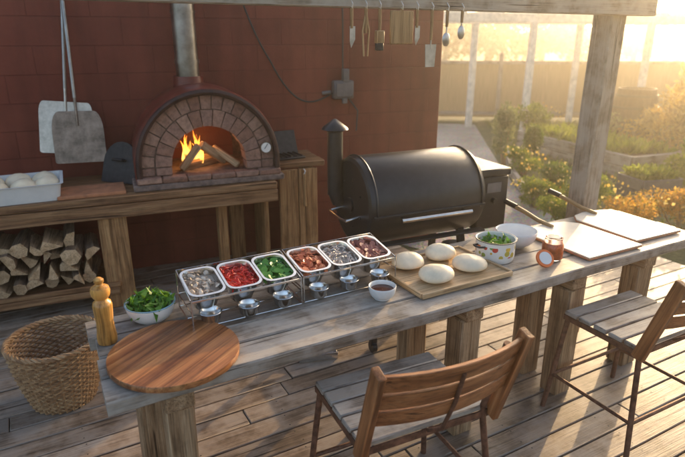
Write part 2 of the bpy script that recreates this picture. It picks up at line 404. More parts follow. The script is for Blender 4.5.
# ------------------------------------------------------------------ pizza oven
OV=inW(.57,.10,.90)
ov=empty('pizza_oven',OV)
zc=.17
def arch(r,nn=28,zb=0,sc=1.0,cx=0): 
    pts=[(cx+r,zb)]+[(cx+r*math.cos(math.pi*i/nn),zc+r*sc*math.sin(math.pi*i/nn)) for i in range(nn+1)]+[(cx-r,zb)]
    return pts
g=MB(); g.box((1.16,.95,.05),(0,.42,.028),b=.01); 
for i in range(6): g.box((.180,.10,.045),(-.4625+i*.185,-.005,.076),b=.008,jit=.003,mat=1)
g.build('hearth',[M_stone,M_brickg],Matrix(),ov)
g=MB(); y0,y1=0.0,.16
def vring(ri,ro,nv,off,yo):
    for i in range(nv):
        a0=math.pi*i/nv+.010;a1=math.pi*(i+1)/nv-.010
        rr_=ri+R.uniform(-.003,.003); ro_=ro+R.uniform(-.003,.001)
        def P(r,a): return (r*math.cos(a),zc+r*1.02*math.sin(a))
        am=(a0+a1)/2; oy=R.uniform(-.006,.006)+yo
        g.prism([P(rr_,a1),P(rr_,am),P(rr_,a0),P(ro_,a0),P(ro_,am),P(ro_,a1)],y0+oy,y1,0)
vring(.285,.405,13,0,0); vring(.413,.508,17,0,.008)
for sx in(-1,1):
    g.box((.118,.16,.062),(sx*.346,.08,.134),b=.006,mat=0); g.box((.096,.15,.062),(sx*.461,.084,.134),b=.006,mat=0)
g.build('brick_arch',M_brickg,Matrix(),ov,recalc=True)
g=MB()
outer=arch(.515,28,.05,1.02);inner=arch(.292,28,.05,1.02)
vs=[Vector((x,.02,z)) for x,z in outer]+[Vector((x,.02,z)) for x,z in inner];k=len(outer)
g.add(vs,[(i,i+1,k+i+1,k+i) for i in range(k-1)],[(0,0,0)]*len(vs),0)
g.build('mortar_face',M_mortar,Matrix(),ov)
g=MB();rs=[]
for y,sc_ in((.02,1),(.15,1.0),(.17,1.3),(.35,1.4),(.6,1.3),(.78,1.0),(.86,.5),(.87,.02)):
    rs.append([Vector((x*sc_,y,max(.0,z-.06)*(1+(sc_-1)*.6)+.06)) for x,z in arch(.288,28,.05,1.02)])
g.rings(rs,0,True,False,False,closed=False)
g.add([Vector((-.40,.0,.085)),Vector((.40,.0,.085)),Vector((.40,.86,.085)),Vector((-.40,.86,.085))],[(0,1,2,3)],[(0,0,0)]*4,1)
g.build('vault',[M_soot,M_stone],Matrix(),ov)
g=MB();rs=[]
for y,sc_ in((-.02,.995),(-.025,1.03),(.0,1.045),(.45,1.05),(.62,1.0),(.74,.9),(.83,.74),(.88,.5),(.90,.2)):
    rs.append([Vector((x*sc_,y,z*sc_ if z>.05 else .05)) for x,z in arch(.53,32,.05,1.03)])
g.rings(rs,0,True,False,True,closed=False)
g.build('shell',M_shell,Matrix(),ov,ang=50)
g=MB(); g.tube([Vector((x*1.0,-.026,z)) for x,z in arch(.528,32,.05,1.03)],.022,8)
g.build('shell_rim',M_rim,Matrix(),ov)
g=MB(); fx=-.05
g.cyl((fx,.50,.66),(fx,.50,.80),.13,.115,28,0); g.cyl((fx,.50,.80),(fx,.50,1.9),.092,.092,28,1)
g.cyl((fx,.50,.90),(fx,.50,.93),.098,.098,28,1); g.cyl((fx,.50,1.28),(fx,.50,1.30),.097,.097,28,1)
g.build('flue',[M_shell,M_galv],Matrix(),ov)
g=MB(); g.cyl((.44,-.004,.27),(.44,-.035,.27),.046,.046,28,0); g.cyl((.44,-.036,.27),(.44,-.038,.27),.039,.039,28,1); g.box((.004,.002,.05),(.44,-.040,.28),RY(35),mat=2,b=.0005)
g.build('thermometer',[M_steel,M_white,M_black],Matrix(),ov)
g=MB()
for (p0,p1,r) in (((-.20,.16,.11),(-.06,.12,.30),.034),((.16,.26,.13),(-.04,.14,.30),.036),((.24,.10,.12),(.06,.22,.26),.030),((-.2,.2,.115),(.1,.4,.12),.035),((.2,.42,.12),(-.1,.5,.14),.035)):
    g.beam(p0,p1,r*1.7,r*1.7,0,b=.01,jit=.004)
g.build('burning_logs',M_split,Matrix(),ov)
m,nt=newmat('flame'); n=N(nt); tc=n('ShaderNodeTexCoord'); sp=n('ShaderNodeSeparateXYZ',{0:tc.outputs['Object']})
f=n('ShaderNodeMapRange',{'Value':sp.outputs[2],'From Min':.1,'From Max':.42})
c=ramp(n,f.outputs[0],[(0,(1,.5,.10)),(.5,(1,.28,.03)),(1,(.7,.08,.005))])
e=n('ShaderNodeEmission',{'Color':c,'Strength':4.5}); tr=n('ShaderNodeBsdfTransparent'); no=n('ShaderNodeTexNoise',{'Vector':tc.outputs['Object'],'Scale':16.0})
mx=n('ShaderNodeMixShader',{0:ramp(n,no.outputs[0],[(.42,(0,0,0)),(.65,(1,1,1))]),1:tr.outputs[0],2:e.outputs[0]}); o=n('ShaderNodeOutputMaterial'); nt.links.new(mx.outputs[0],o.inputs[0])
g=MB()
for k in range(8):
    x=-.11+R.uniform(-.07,.09);y=.32+R.uniform(-.06,.1);h=R.uniform(.14,.26);r=R.uniform(.016,.028)
    pts=[];rr=[]
    for j in range(7):
        t=j/6; pts.append((x+math.sin(t*4+k)*.025*t,y+math.cos(t*3+k)*.015*t,.12+h*t)); rr.append(r*(math.sin(math.pi*min(1,t*.8+.25))**.8)*(1-t)**.5+.001)
    g.tube(pts,rr,8,0)
g.build('flames',m,Matrix(),ov)
pl=bpy.data.lights.new('oven_fire','POINT'); pl.energy=2.6; pl.color=(1,.45,.15); pl.shadow_soft_size=.06
po=bpy.data.objects.new('oven_fire',pl); bpy.context.collection.objects.link(po); po.parent=ov; po.location=(-.06,.24,.34)
g=MB(); g.prism([(.16,0)]+[(.16*math.cos(math.pi*i/12),.17+.16*math.sin(math.pi*i/12)) for i in range(13)]+[(-.16,0)],0,.02)
g.cyl((-.05,-.03,.18),(.05,-.03,.18),.012,n=10); g.box((.015,.04,.015),(-.05,-.012,.18));g.box((.015,.04,.015),(.05,-.012,.18))
g.build('oven_door',M_iron,inW(-.12,.42,.905,-42)@Matrix.Rotation(rad(-20),4,'X'),recalc=True)
g=MB(); g.box((.46,.30,.025),(0,0,.0135),b=.004); g.build('terracotta_tile',M_terr,inW(-.30,.20,.90,2))
def metal_peel(name,M,bw,bh,L,q=.03,mt=None):
    g=MB(); poly=[]
    for cx,cz,a0 in((bw/2-q,bh-q*2.6,0),(-bw/2+q,bh-q*2.6,90),(-bw/2+.02,.02,180),(bw/2-.02,.02,270)):
        rr=.02 if a0>=180 else q
        for i in range(6):
            a=rad(a0+i*18); poly.append((cx+rr*math.cos(a),cz+(rr*2.6 if a0<180 else rr)*math.sin(a)))
    g.prism(poly,-.0015,.0015,0)
    g.tube([(0,-.004,bh*.72),(0,-.014,bh+.03),(0,-.016,bh+.12)],[.010,.011,.012],10,0)
    g.cyl((0,-.016,bh+.1),(0,-.016,bh+L),.0135,.0135,12,1)
    g.cyl((0,-.016,bh+L),(0,-.016,bh+L+.03),.015,.012,12,2)
    return g.build(name,[mt or M_steel2,M_galv,M_black],M,recalc=True)
metal_peel('metal_pizza_peel',inW(-.46,.62,1.13,0)@Matrix.Rotation(rad(-8),4,'X')@Matrix.Rotation(rad(6),4,'Y'),.38,.40,1.1,.035)
metal_peel('metal_pizza_peel',inW(-.36,.56,1.06,5)@Matrix.Rotation(rad(-9),4,'X')@Matrix.Rotation(rad(2),4,'Y'),.37,.40,1.2,.06,M_dsteel)
tub=empty('plastic_tub',inW(-.78,.24,.902,4))
g=MB()
def rect(wx,wy,z,q=.03,n=5):
    out=[]
    for cx,cy,a0 in((wx/2-q,wy/2-q,0),(-wx/2+q,wy/2-q,90),(-wx/2+q,-wy/2+q,180),(wx/2-q,-wy/2+q,270)):
        for i in range(n): a=rad(a0+i*90/(n-1)); out.append(Vector((cx+q*math.cos(a),cy+q*math.sin(a),z)))
    return out
g.rings([rect(.52,.40,0),rect(.56,.44,.12),rect(.59,.47,.125),rect(.548,.428,.125),rect(.51,.39,.012)],0,True,True,True)
g.build('tub',M_cream,Matrix(),tub)
g=MB()
for x,y in((-.17,.10),(.0,.11),(.17,.10),(-.14,-.08),(.04,-.09),(.19,-.08)): g.blob((x,y,.085),(.088,.085,.07),n=18,m=10,noise=.02)
g.build('dough_buns',M_dough,Matrix(),tub)
# ------------------------------------------------------------------ firewood
def log(g,c,r,L,kind,ang,yaw):
    c=Vector(c)
    if kind==0: angs=[0,1.0,2.0,2.9,3.9,4.9,5.6]; rr=[r*R.uniform(.85,1.05) for _ in angs]
    elif kind==1: angs=[-.5,-.15,.2,.55,3.3]; rr=[r*1.15]*4+[r*.9]
    else: angs=[0,.8,1.6,2.4,3.14]; rr=[r*1.05]*5
    P=[(rr[i]*math.cos(a+ang),rr[i]*math.sin(a+ang)) for i,a in enumerate(angs)]
    Mz=RZ(yaw)
    a=[c+Mz@Vector((x*R.uniform(.9,1.08),-L/2,z)) for x,z in P]; b=[c+Mz@Vector((x,L/2,z)) for x,z in P]
    nn=len(P)
    for i in range(nn):
        j=(i+1)%nn
        split=(kind==1 and i in(3,4)) or (kind==2 and i==4)
        g.add([a[i],a[j],b[j],b[i]],[(0,1,2,3)],[( -L/2,x.x,x.z) if k<2 else (L/2,x.x,x.z) for k,x in enumerate([a[i],a[j],b[j],b[i]])],1 if split else 0)
    g.add(a,[tuple(range(nn))[::-1]],[(p.x*.3,p.z,p.x) for p in a],1); g.add(b,[tuple(range(nn))],[(p.x,p.z,p.y) for p in b],1)
g=MB()
for row in range(4):
    x=-1.74+row*.05
    while x<-.36-row*.03:
        r=R.uniform(.045,.072)
        log(g,(x+r,.24+R.uniform(-.06,.05),.275+row*.098+R.uniform(-.01,.012)),r,.36,R.choice([0,1,1,2,2]),R.uniform(0,6.28),R.uniform(-6,6))
        x+=r*1.85
g.build('firewood_stack',[M_bark,M_split],WF)
# ------------------------------------------------------------------ basket
m_w=islandmat('wicker_cane',[(.17,.085,.04),(.32,.18,.085),(.46,.29,.15)],.6)
g=MB(); h=.38;nr=26;ns=28
def br(t): return .165+.080*t+.012*math.sin(t*3.1)
for k in range(nr):
    t=k/(nr-1); z=.01+h*t; 
    pts=[]
    for i in range(ns*2):
        a=2*math.pi*i/(ns*2); pts.append(((br(t)+.0065*(1 if (i+k)%2 else -1))*math.cos(a),(br(t)+.0065*(1 if (i+k)%2 else -1))*math.sin(a),z+R.uniform(-.001,.001)))
    g.tube(pts,.0078,5,0,closed=True)
for i in range(ns):
    a=2*math.pi*(i+.25)/ns; g.tube([(br(t)*math.cos(a),br(t)*math.sin(a),h*t) for t in(0,.33,.66,1)],.006,5)
for kk in range(3):
    pts=[];
    for i in range(60):
        a=2*math.pi*i/60; q=.010*math.sin(a*16+kk*2.1); pts.append(((br(1)+q)*math.cos(a),(br(1)+q)*math.sin(a),h+.012+.010*math.cos(a*16+kk*2.1)))
    g.tube(pts,.009,6,0,closed=True)
g.lathe([(0.001,.012),(.165,.012)],n=24)
g.build('wicker_basket',m_w,frame(-1.63,2.77,0,25))
# ------------------------------------------------------------------ table
g=MB(); L=3.5; wds=[.165,.15,.17,.175];y=0
for i,wd in enumerate(wds):
    g.plank(R.uniform(-.014,.012),L+R.uniform(-.02,.02),y+.003,y+wd-.004,.758,.8195+R.uniform(-.0015,.0),0,60,.0016 if 0<i<3 else .0024); y+=wd
for s in (.24,1.67,2.42,3.05):
    g.box((.11,.62,.07),(s,.33,.7205),mat=1,b=.006)
    for ww in ((.10,.53) if s!=2.42 else (.09,.34)):
        g.box((.13 if s>1 else .105,.12,.685),(s-(.0 if s>1 or ww<.3 else .05),ww,.3425),RZ(R.uniform(-3,3)),1,.008,jit=.004)
g.box((2.9,.04,.09),(1.67,.31,.65),mat=1)
g.build('dining_table',[M_table,M_leg],TF,recalc=True)
ZT=.822
g=MB(); rb=.250; n_=9
stw=2*rb/n_
for i in range(n_):
    x0=-rb+i*stw+.0004;x1=-rb+(i+1)*stw-.0004
    xs=[x0+(x1-x0)*j/6 for j in range(7)]
    q=lambda x: math.sqrt(max(0,rb*rb-x*x))
    loop=[(x,-q(x)) for x in xs]+[(x,q(x)) for x in xs][::-1]
    vs=[];N_=len(loop)
    for z,sc_ in((0,.985),(.006,1),(.018,1),(.024,.985)):
        for(x,yy) in loop: vs.append(Vector((x,yy*sc_,z)))
    fs=[tuple(range(N_))[::-1],tuple(range(3*N_,4*N_))]
    for kk in range(3):
        for a in range(N_): b_=(a+1)%N_; fs.append((kk*N_+a,kk*N_+b_,(kk+1)*N_+b_,(kk+1)*N_+a))
    g.add(vs,fs,[(v.y,v.x,v.z) for v in vs],0)
g.build('round_cutting_board',M_acacia,inT(.270,.19,ZT,-56))
g=MB(); g.lathe([(.001,0),(.037,0),(.039,.012),(.039,.03),(.036,.05),(.033,.09),(.036,.13),(.038,.165),(.034,.18),(.026,.186),(.024,.194),(.030,.2),(.036,.212),(.038,.228),(.034,.243),(.024,.25),(.015,.252),(.013,.258),(.019,.266),(.019,.276),(.010,.284),(.001,.285)],n=36)
g.build('pepper_mill',M_mill,inT(.054,.43,ZT))
def bowl(name,M,r,h,mat,th=.006,foot=.5,mats=None,parent=None):
    g=MB(); P=[(.001,0),(r*foot,0),(r*foot,.006)]
    for i in range(1,10):
        t=i/9; P.append((r*foot+(r-r*foot)*math.sin(t*math.pi/2)**.9,.006+(h-.006)*(1-math.cos(t*math.pi/2))**.85))
    P+= [(r-th*.3,h+th*.4),(r-th,h)]
    for i in range(8,0,-1):
        t=i/9; P.append((r*foot+(r-r*foot)*math.sin(t*math.pi/2)**.9-th,.006+th+(h-.006-th)*(1-math.cos(t*math.pi/2))**.85))
    P.append((.001,.006+th)); g.lathe(P,n=48)
    return g.build(name,mats or mat,M,parent,ang=60)
def leaves(name,pts,size,mats,M=None,parent=None,up=.3,aspect=.5,seed=1,droop=.25):
    rg=np.random.default_rng(seed); P=np.asarray(pts,dtype=float); n_=len(P)
    d=rg.normal(size=(n_,3)); d[:,2]+=up; d/=np.linalg.norm(d,axis=1)[:,None]
    e=rg.normal(size=(n_,3)); e-= (e*d).sum(1)[:,None]*d; e/=np.linalg.norm(e,axis=1)[:,None]
    nn=np.cross(d,e); sz=(size*rg.uniform(.6,1.3,n_))[:,None]
    v=np.stack([P,P+d*sz*.5+e*sz*aspect*.5+nn*sz*droop*.3,P+d*sz+nn*sz*-droop*.4,P+d*sz*.5-e*sz*aspect*.5+nn*sz*droop*.3],1).reshape(-1,3)
    idx=np.arange(n_)*4
    f=np.stack([idx,idx+1,idx+2,idx+3],1)
    me=bpy.data.meshes.new(name); me.from_pydata(v.tolist(),[],f.tolist()); me.materials.append(mats)
    ob=bpy.data.objects.new(name,me); bpy.context.collection.objects.link(ob)
    if parent: ob.parent=parent
    if M is not None:
        if parent: ob.matrix_local=M
        else: ob.matrix_world=M
    return ob
sb=empty('salad_bowl',inT(.251,.536,ZT))
bowl('bowl',Matrix(),.105,.085,M_white,parent=sb)
g=MB(); g.tube([(.1055*math.cos(2*math.pi*i/40),.1055*math.sin(2*math.pi*i/40),.086) for i in range(40)],.003,6,0,closed=True); g.build('blue_rim',plain('pale_blue_glaze',(.25,.42,.5),.2),Matrix(),sb)
M_salad=islandmat('salad_leaf',[(.03,.09,.01),(.07,.20,.02),(.17,.33,.05),(.10,.25,.03)],.4,.3)
pp=[]
for i in range(300):
    a=R.uniform(0,6.28);q=R.random()**.5*.082; pp.append((q*math.cos(a),q*math.sin(a),.052+.046*(1-(q/.095)**2)+R.uniform(-.012,.01)))
leaves('salad_leaves',pp,.048,M_salad,Matrix(),sb,up=.25,aspect=.45,seed=3,droop=1.0)
# ------------------------------------------------------------------ condiment racks
def food(g,cx,cy,z,wx,wy,kind,mat):
    if kind=='mush':
        for i in range(75):
            g.blob((cx+R.uniform(-wx,wx)/2,cy+R.uniform(-wy,wy)/2,z+R.uniform(-.006,.014)),(R.uniform(.010,.017),R.uniform(.007,.012),.0035),mat,8,5,.15,Euler((R.uniform(-.9,.9),R.uniform(-.9,.9),R.uniform(0,6))).to_matrix())
    elif kind=='strip':
        for i in range(110):
            x=cx+R.uniform(-wx,wx)/2;y=cy+R.uniform(-wy,wy)/2;a=R.uniform(0,6.28);l=R.uniform(.010,.02);zz=z+R.uniform(-.004,.014)
            g.tube([(x-l*math.cos(a),y-l*math.sin(a),zz-.003),(x,y,zz+.004),(x+l*math.cos(a+.6),y+l*math.sin(a+.6),zz-.002)],.0034,5,mat)
    elif kind=='disc':
        for i in range(60):
            x=cx+R.uniform(-wx,wx)/2;y=cy+R.uniform(-wy,wy)/2; rr=Euler((R.uniform(-.7,.7),R.uniform(-.7,.7),0)).to_matrix()@Vector((0,0,.0025))
            c=Vector((x,y,z+R.uniform(0,.014))); g.cyl(c-rr,c+rr,.0155,.0155,12,mat)
F_mush=islandmat('mushroom_slices',[(.10,.06,.04),(.48,.38,.29),(.70,.60,.49),(.2,.13,.09)],.5)
F_red=islandmat('red_pepper_strips',[(.35,.01,.008),(.62,.03,.02),(.75,.08,.04)],.25)
F_green=islandmat('green_leaves_chopped',[(.03,.10,.015),(.08,.24,.03),(.16,.34,.06)],.35)
F_pep=islandmat('pepperoni',[(.44,.08,.03),(.62,.17,.07),(.70,.27,.13)],.4)
F_on=islandmat('red_onion',[(.25,.12,.11),(.55,.45,.38),(.70,.63,.54)],.35)
F_ham=islandmat('cured_ham',[(.20,.05,.035),(.40,.13,.09),(.55,.28,.20)],.4)
def rack(M,kinds,length):
    e=empty('condiment_rack',M); g=MB(); wr=.0035
    Lx,Ly,H_=length,.25,.140
    ZB=H_+.04
    g.box((Lx,.003,.010),(Lx/2,0,H_-.01),b=.001);g.box((Lx,.003,.012),(Lx/2,Ly,ZB),b=.001)
    for x in(0,Lx): g.beam((x,0,H_-.01),(x,Ly,ZB),.003,.012,b=.001)
    for x in(0,Lx):
        g.cyl((x,0,.004),(x,0,H_),wr,n=8); g.cyl((x,Ly,.004),(x,Ly,ZB),wr,n=8); g.tube([(x,0,.006),(x,Ly,.006)],wr,6)
        g.tube([(x,0,.07),(x,Ly,.07)],wr,6)
    g.tube([(0,0,.006),(Lx,0,.006)],wr,6);g.tube([(0,Ly,.006),(Lx,Ly,.006)],wr,6); g.tube([(0,Ly,.07),(Lx,Ly,.07)],wr,6)
    g.tube([(0,.10,.012),(Lx,.10,.012)],wr,6)
    g.build('wire_frame',M_steel,Matrix(),e)
    for i,k in enumerate(kinds):
        cw=Lx/3; cx=cw*(i+.5); w_=cw-.006; l_=Ly-.03
        T=Matrix.Translation((cx,Ly/2,H_+.020))@Matrix.Rotation(rad(10),4,'X')
        g=MB()
        g.rings([rect(w_*.30,l_*.30,-.125,.02),rect(w_*.46,l_*.50,-.118,.03),rect(w_*.60,l_*.66,-.098,.035),rect(w_*.70,l_*.76,-.065,.04),rect(w_-.020,l_-.020,-.012,.042),rect(w_-.012,l_-.012,.0,.042),rect(w_+.002,l_+.006,.001,.045),rect(w_+.002,l_+.006,.004,.045),rect(w_-.018,l_-.018,.004,.04),rect(w_*.72,l_*.78,-.05,.035)],0,True,True,True)
        g.build('steel_pan',M_steel,T,e,ang=60)
        g=MB(); kind,mm=k
        food(g,0,0,-.022,w_-.040,l_-.040,kind,0)
        g.rings([rect(w_-.045,l_-.045,-.04,.03),rect(w_-.035,l_-.035,-.026,.03)],0,True,True,True)
        g.build('topping',mm,T,e)
        g=MB(); g.lathe([(.001,.0),(.030,.0),(.040,.012),(.046,.045),(.050,.05),(.048,.052),(.043,.046),(.036,.014),(.001,.006)],n=28)
        g.build('steel_cup',M_steel,Matrix.Translation((cx,.02+R.uniform(-.008,.008),.010)),e,ang=50)
    return e
rack(inT(.385,.345,ZT,0),[('mush',F_mush),('strip',F_red),('disc',F_green)],.505)
rack(inT(.905,.350,ZT,0),[('disc',F_pep),('strip',F_on),('disc',F_ham)],.51)
e=empty('sauce_bowl',inT(1.256,.225,ZT)); bowl('bowl',Matrix(),.066,.062,M_cream,parent=e,foot=.6)
g=MB(); g.lathe([(.001,.045),(.056,.045)],n=32); g.build('sauce',M_sauce,Matrix(),e)
e=empty('dough_tray',inT(1.42,.12,ZT))
g=MB()
for i in range(4): g.box((.565,.1035,.014),(.28,.052+i*.104,.009),b=.001)
g.box((.58,.014,.026),(.28,-.006,.014),b=.003);g.box((.58,.014,.026),(.28,.422,.014),b=.003);g.box((.014,.414,.026),(-.008,.208,.014),b=.003);g.box((.014,.414,.026),(.569,.208,.014),b=.003)
g.build('tray',M_tray,Matrix(),e)
g=MB()
for x,y,r,hh in((.14,.325,.088,.085),(.365,.335,.086,.09),(.165,.115,.092,.085),(.41,.145,.094,.08)):
    g.blob((x,y,.016+hh*.32),(r,r*.95,hh*.62),n=28,m=14,noise=.03,flat=.5)
g.build('dough_balls',M_dough,Matrix(),e)
m,nt=newmat('printed_enamel'); n=N(nt); tc=n('ShaderNodeTexCoord'); vo=n('ShaderNodeTexVoronoi',{'Vector':tc.outputs['Object'],'Scale':26.0,'Randomness':.8})
sp=n('ShaderNodeSeparateXYZ',{0:tc.outputs['Object']})
band=math_(n,'MULTIPLY',math_(n,'GREATER_THAN',sp.outputs[2],.035),math_(n,'LESS_THAN',sp.outputs[2],.095))
spot=math_(n,'MULTIPLY',math_(n,'LESS_THAN',vo.outputs['Distance'],.42),band)
cc=n('ShaderNodeSeparateColor',{0:vo.outputs['Color']}); fr=ramp(n,cc.outputs[0],[(.2,(.55,.06,.04)),(.45,(.75,.38,.04)),(.6,(.12,.28,.06)),(.9,(.80,.52,.08))])
finish_mat(n,mixc(n,spot,(.78,.75,.68),fr),.2); M_print=m
e=empty('enamel_pot',inT(2.085,.345,ZT))
g=MB(); r=.108; g.lathe([(.001,0),(r*.92,0),(r*.97,.008),(r,.03),(r,.115),(r+.005,.118),(r+.004,.123),(r-.004,.12),(r-.005,.02),(.001,.012)],n=48)
g.build('pot',M_print,Matrix(),e)
g=MB(); g.tube([((r+.004)*math.cos(2*math.pi*i/48),(r+.004)*math.sin(2*math.pi*i/48),.121) for i in range(48)],.003,6,0,closed=True)
for sx in(-1,1): g.tube([(sx*(r-.002),-.03,.092),(sx*(r+.03),-.024,.096),(sx*(r+.038),0,.097),(sx*(r+.03),.024,.096),(sx*(r-.002),.03,.092)],.006,8,0)
g.build('rim_and_handles',[M_black],Matrix(),e)
pp=[]
for i in range(160):
    a=R.uniform(0,6.28);q=R.random()**.5*.085; pp.append((q*math.cos(a),q*math.sin(a),.082+R.uniform(-.006,.008)))
leaves('basil_leaves',pp,.036,M_salad,Matrix(),e,up=.1,aspect=.6,seed=13,droop=.8)
e=empty('mixing_bowl',inT(2.342,.44,ZT)); bowl('bowl',Matrix(),.120,.095,M_white,parent=e)
e=empty('sauce_jar',inT(2.37,.19,ZT))
g=MB(); g.lathe([(.001,0),(.052,0),(.058,.006),(.058,.085),(.050,.098),(.048,.102),(.048,.120),(.0505,.121),(.0505,.124),(.045,.124)],n=32); g.build('glass',M_clear,Matrix(),e)
g=MB(); g.lathe([(.001,.004),(.054,.005),(.0555,.01),(.0555,.082),(.048,.094),(.001,.094)],n=32); g.build('sauce',M_glass_j,Matrix(),e)
g=MB(); g.cyl((0,0,0),(0,0,.012),.050,n=32); g.cyl((0,0,.0125),(0,0,.014),.036,n=32,mat=1)
g.build('jar_lid',[M_lid,M_cream],inT(2.24,.13,ZT+.040,-15)@Matrix.Rotation(rad(50),4,'X'))
def board_peel(M,bw,bl,hl,lift):
    g=MB()
    poly=[(-bw/2,0),(bw/2,0),(bw/2,bl-.08),(bw/2-.06,bl-.01),(.05,bl+.015),(-.05,bl+.015),(-bw/2+.06,bl-.01),(-bw/2,bl-.08)]
    a=[Vector((x,y,0)) for x,y in poly];b=[Vector((x,y,.007)) for x,y in poly]
    g.rings([a,b],0,False)
    c=[Vector((x*1.01,y-.002 if y<.1 else y+.003,-.010)) for x,y in poly]; d=[Vector((x*1.01,y-.002 if y<.1 else y+.003,-.0005)) for x,y in poly]
    g.rings([c,d],1,False)
    g.tube([(0,bl-.06,.012),(0,bl+.06,.02),(0,bl+hl*.5,.02+lift*.5),(0,bl+hl,.02+lift)],[.013,.014,.015,.017],10,2)
    g.tube([(0,bl+hl-.1,.02+lift*.8),(0,bl+hl+.01,.022+lift)],[.0185,.019],10,3)
    g.build('pizza_peel',[M_peel,M_terr,M_handle,M_black],M)
board_peel(inT(2.74,.05,ZT+.012,-1),.45,.53,.36,.05)
board_peel(inT(3.22,.10,ZT+.012,-2),.42,.53,.36,.05)
# ------------------------------------------------------------------ stools
def arcplank(g,c,xw,h,th,z,sag,mat,tilt=0):
    ns=12;rs=[]
    for i in range(ns+1):
        t=i/ns*2-1; x=c[0]+t*xw; y=c[1]-sag*(1-t*t)
        tx=Vector((xw,2*sag*t,0)).normalized(); nn=Vector((-tx.y,tx.x,0))
        up=Vector((0,0,1))+Vector((0,1,0))*-math.tan(tilt)
        p=Vector((x,y,z)); e=.003
        rs.append([p-nn*th/2-up*(h/2-e),p-nn*(th/2-e)-up*h/2,p+nn*(th/2-e)-up*h/2,p+nn*th/2-up*(h/2-e),p+nn*th/2+up*(h/2-e),p+nn*(th/2-e)+up*h/2,p-nn*(th/2-e)+up*h/2,p-nn*th/2+up*(h/2-e)])
    vs=[];gs=[];nn_=8
    for k,r_ in enumerate(rs):
        for p in r_: vs.append(p);gs.append((p.x,p.z-z,p.y-c[1]))
    fs=[]
    for k in range(ns):
        for i in range(nn_): j=(i+1)%nn_; fs.append((k*nn_+i,k*nn_+j,(k+1)*nn_+j,(k+1)*nn_+i))
    fs.append(tuple(range(nn_))[::-1]); fs.append(tuple(ns*nn_+i for i in range(nn_)))
    g.add(vs,fs,gs,mat)
def stool(M,W_=.54):
    e=empty('slatted_bar_stool',M)
    Dp,zs=.44,.62; top=.39; lean=.12
    yb=lambda dz: -Dp-.02-lean*dz/top
    g=MB(); k=5
    for i in range(k):
        wd=Dp/k; g.box((W_,wd-.010,.024),(R.uniform(-.003,.003),-Dp+wd*(i+.5),zs-.012+R.uniform(-.001,.001)),None,0,.005,jit=.0015)
    g.build('seat',M_seat,Matrix(),e)
    g=MB()
    for sx in(-1,1):
        g.beam((sx*(W_/2-.005),-Dp,zs-.040),(sx*(W_/2-.005),-.0,zs-.040),.008,.03,b=.001)
        g.cyl((sx*(W_/2-.02),-.02,zs-.03),(sx*(W_/2+.03),.03,0),.0135,n=12)
        g.tube([(sx*(W_/2-.025),yb(.33)+.03,zs+.33),(sx*(W_/2-.025),-Dp+.01,zs-.02),(sx*(W_/2+.03),-Dp-.06,0)],.0135,12)
        g.tube([(sx*(W_/2+.012),.012,.22),(sx*(W_/2+.012),-Dp-.035,.22)],.010,10)
    for y in(-Dp+.004,-.004): g.beam((-W_/2,y,zs-.040),(W_/2,y,zs-.040),.008,.03,b=.001)
    g.tube([(-W_/2-.012,.012,.22),(W_/2+.012,.012,.22)],.010,10); g.tube([(-W_/2-.012,-Dp-.035,.22),(W_/2+.012,-Dp-.035,.22)],.010,10)
    g.tube([(0,yb(.32)-.066,zs+.33),(0,yb(.2)-.068,zs+.2),(0,yb(.05)-.05,zs+.04),(0,-Dp+.0,zs-.03)],.008,8)
    g.build('frame',M_rust,Matrix(),e)
    g=MB()
    for dz in(.165,.248,.331):
        arcplank(g,(0,yb(dz)),W_/2-.004,.075,.020,zs+dz,.050,0,math.atan(lean/top))
    for sx in(-1,1):
        g.beam((sx*(W_/2+.010),yb(-.05),zs-.05),(sx*(W_/2+.014),yb(top),zs+top),.060,.030,mat=0,up=(1,0,0),jit=.001)
    g.build('backrest',M_red,Matrix(),e)
    return e
stool(inT(1.085,.02,0,-4),.57)
stool(inT(2.53,-.03,0,-1))
# ------------------------------------------------------------------ grill
GM=frame(.45,3.67,0,24)
e=empty('pellet_grill',GM)
g=MB(); zc_,r_,hl=.98,.30,.40
def prof(sc,x):
    out=[]
    for i in range(40):
        a=2*math.pi*i/40; y=math.cos(a)*r_*sc; z=math.sin(a)*r_*sc*(1.0 if math.sin(a)>0 else .95)
        out.append(Vector((x,y,zc_+z)))
    return out
g.rings([prof(.90,-hl-.035),prof(.97,-hl-.025),prof(1.0,-hl),prof(1.0,hl),prof(.97,hl+.02),prof(.9,hl+.025)],0,True)
g.box((2*hl+.03,.014,.016),(0,-r_-.001,zc_-.03),b=.003)
g.box((2*hl+.0,.05,.012),(0,-r_-.02,zc_-.20),RX(8),b=.002)
for x in(-hl+.01,hl-.01): g.tube([prof(1.01,x)[i] for i in range(-2,22)],.007,6,0)
g.cyl((-hl-.034,0,zc_-.02),(-hl-.05,0,zc_-.02),.05,n=20)
for i in range(7):
    a=i*math.pi*2/7; g.cyl((-hl-.034,.16*math.cos(a),zc_+.16*math.sin(a)),(-hl-.040,.16*math.cos(a),zc_+.16*math.sin(a)),.008,n=8)
g.build('barrel',M_black,Matrix(),e,ang=35)
g=MB(); g.cyl((-.25,-r_-.055,zc_-.05),(.27,-r_-.055,zc_-.05),.014,n=14)
for x in(-.22,.24): g.cyl((x,-r_+.01,zc_-.05),(x,-r_-.055,zc_-.05),.009,n=10)
g.tube([(-hl-.03,-.12,zc_-.07),(-hl-.12,-.12,zc_-.085),(-hl-.13,-.06,zc_-.085),(-hl-.12,.14,zc_-.085),(-hl-.03,.14,zc_-.07)],.010,10)
g.build('steel_handles',M_steel,Matrix(),e)
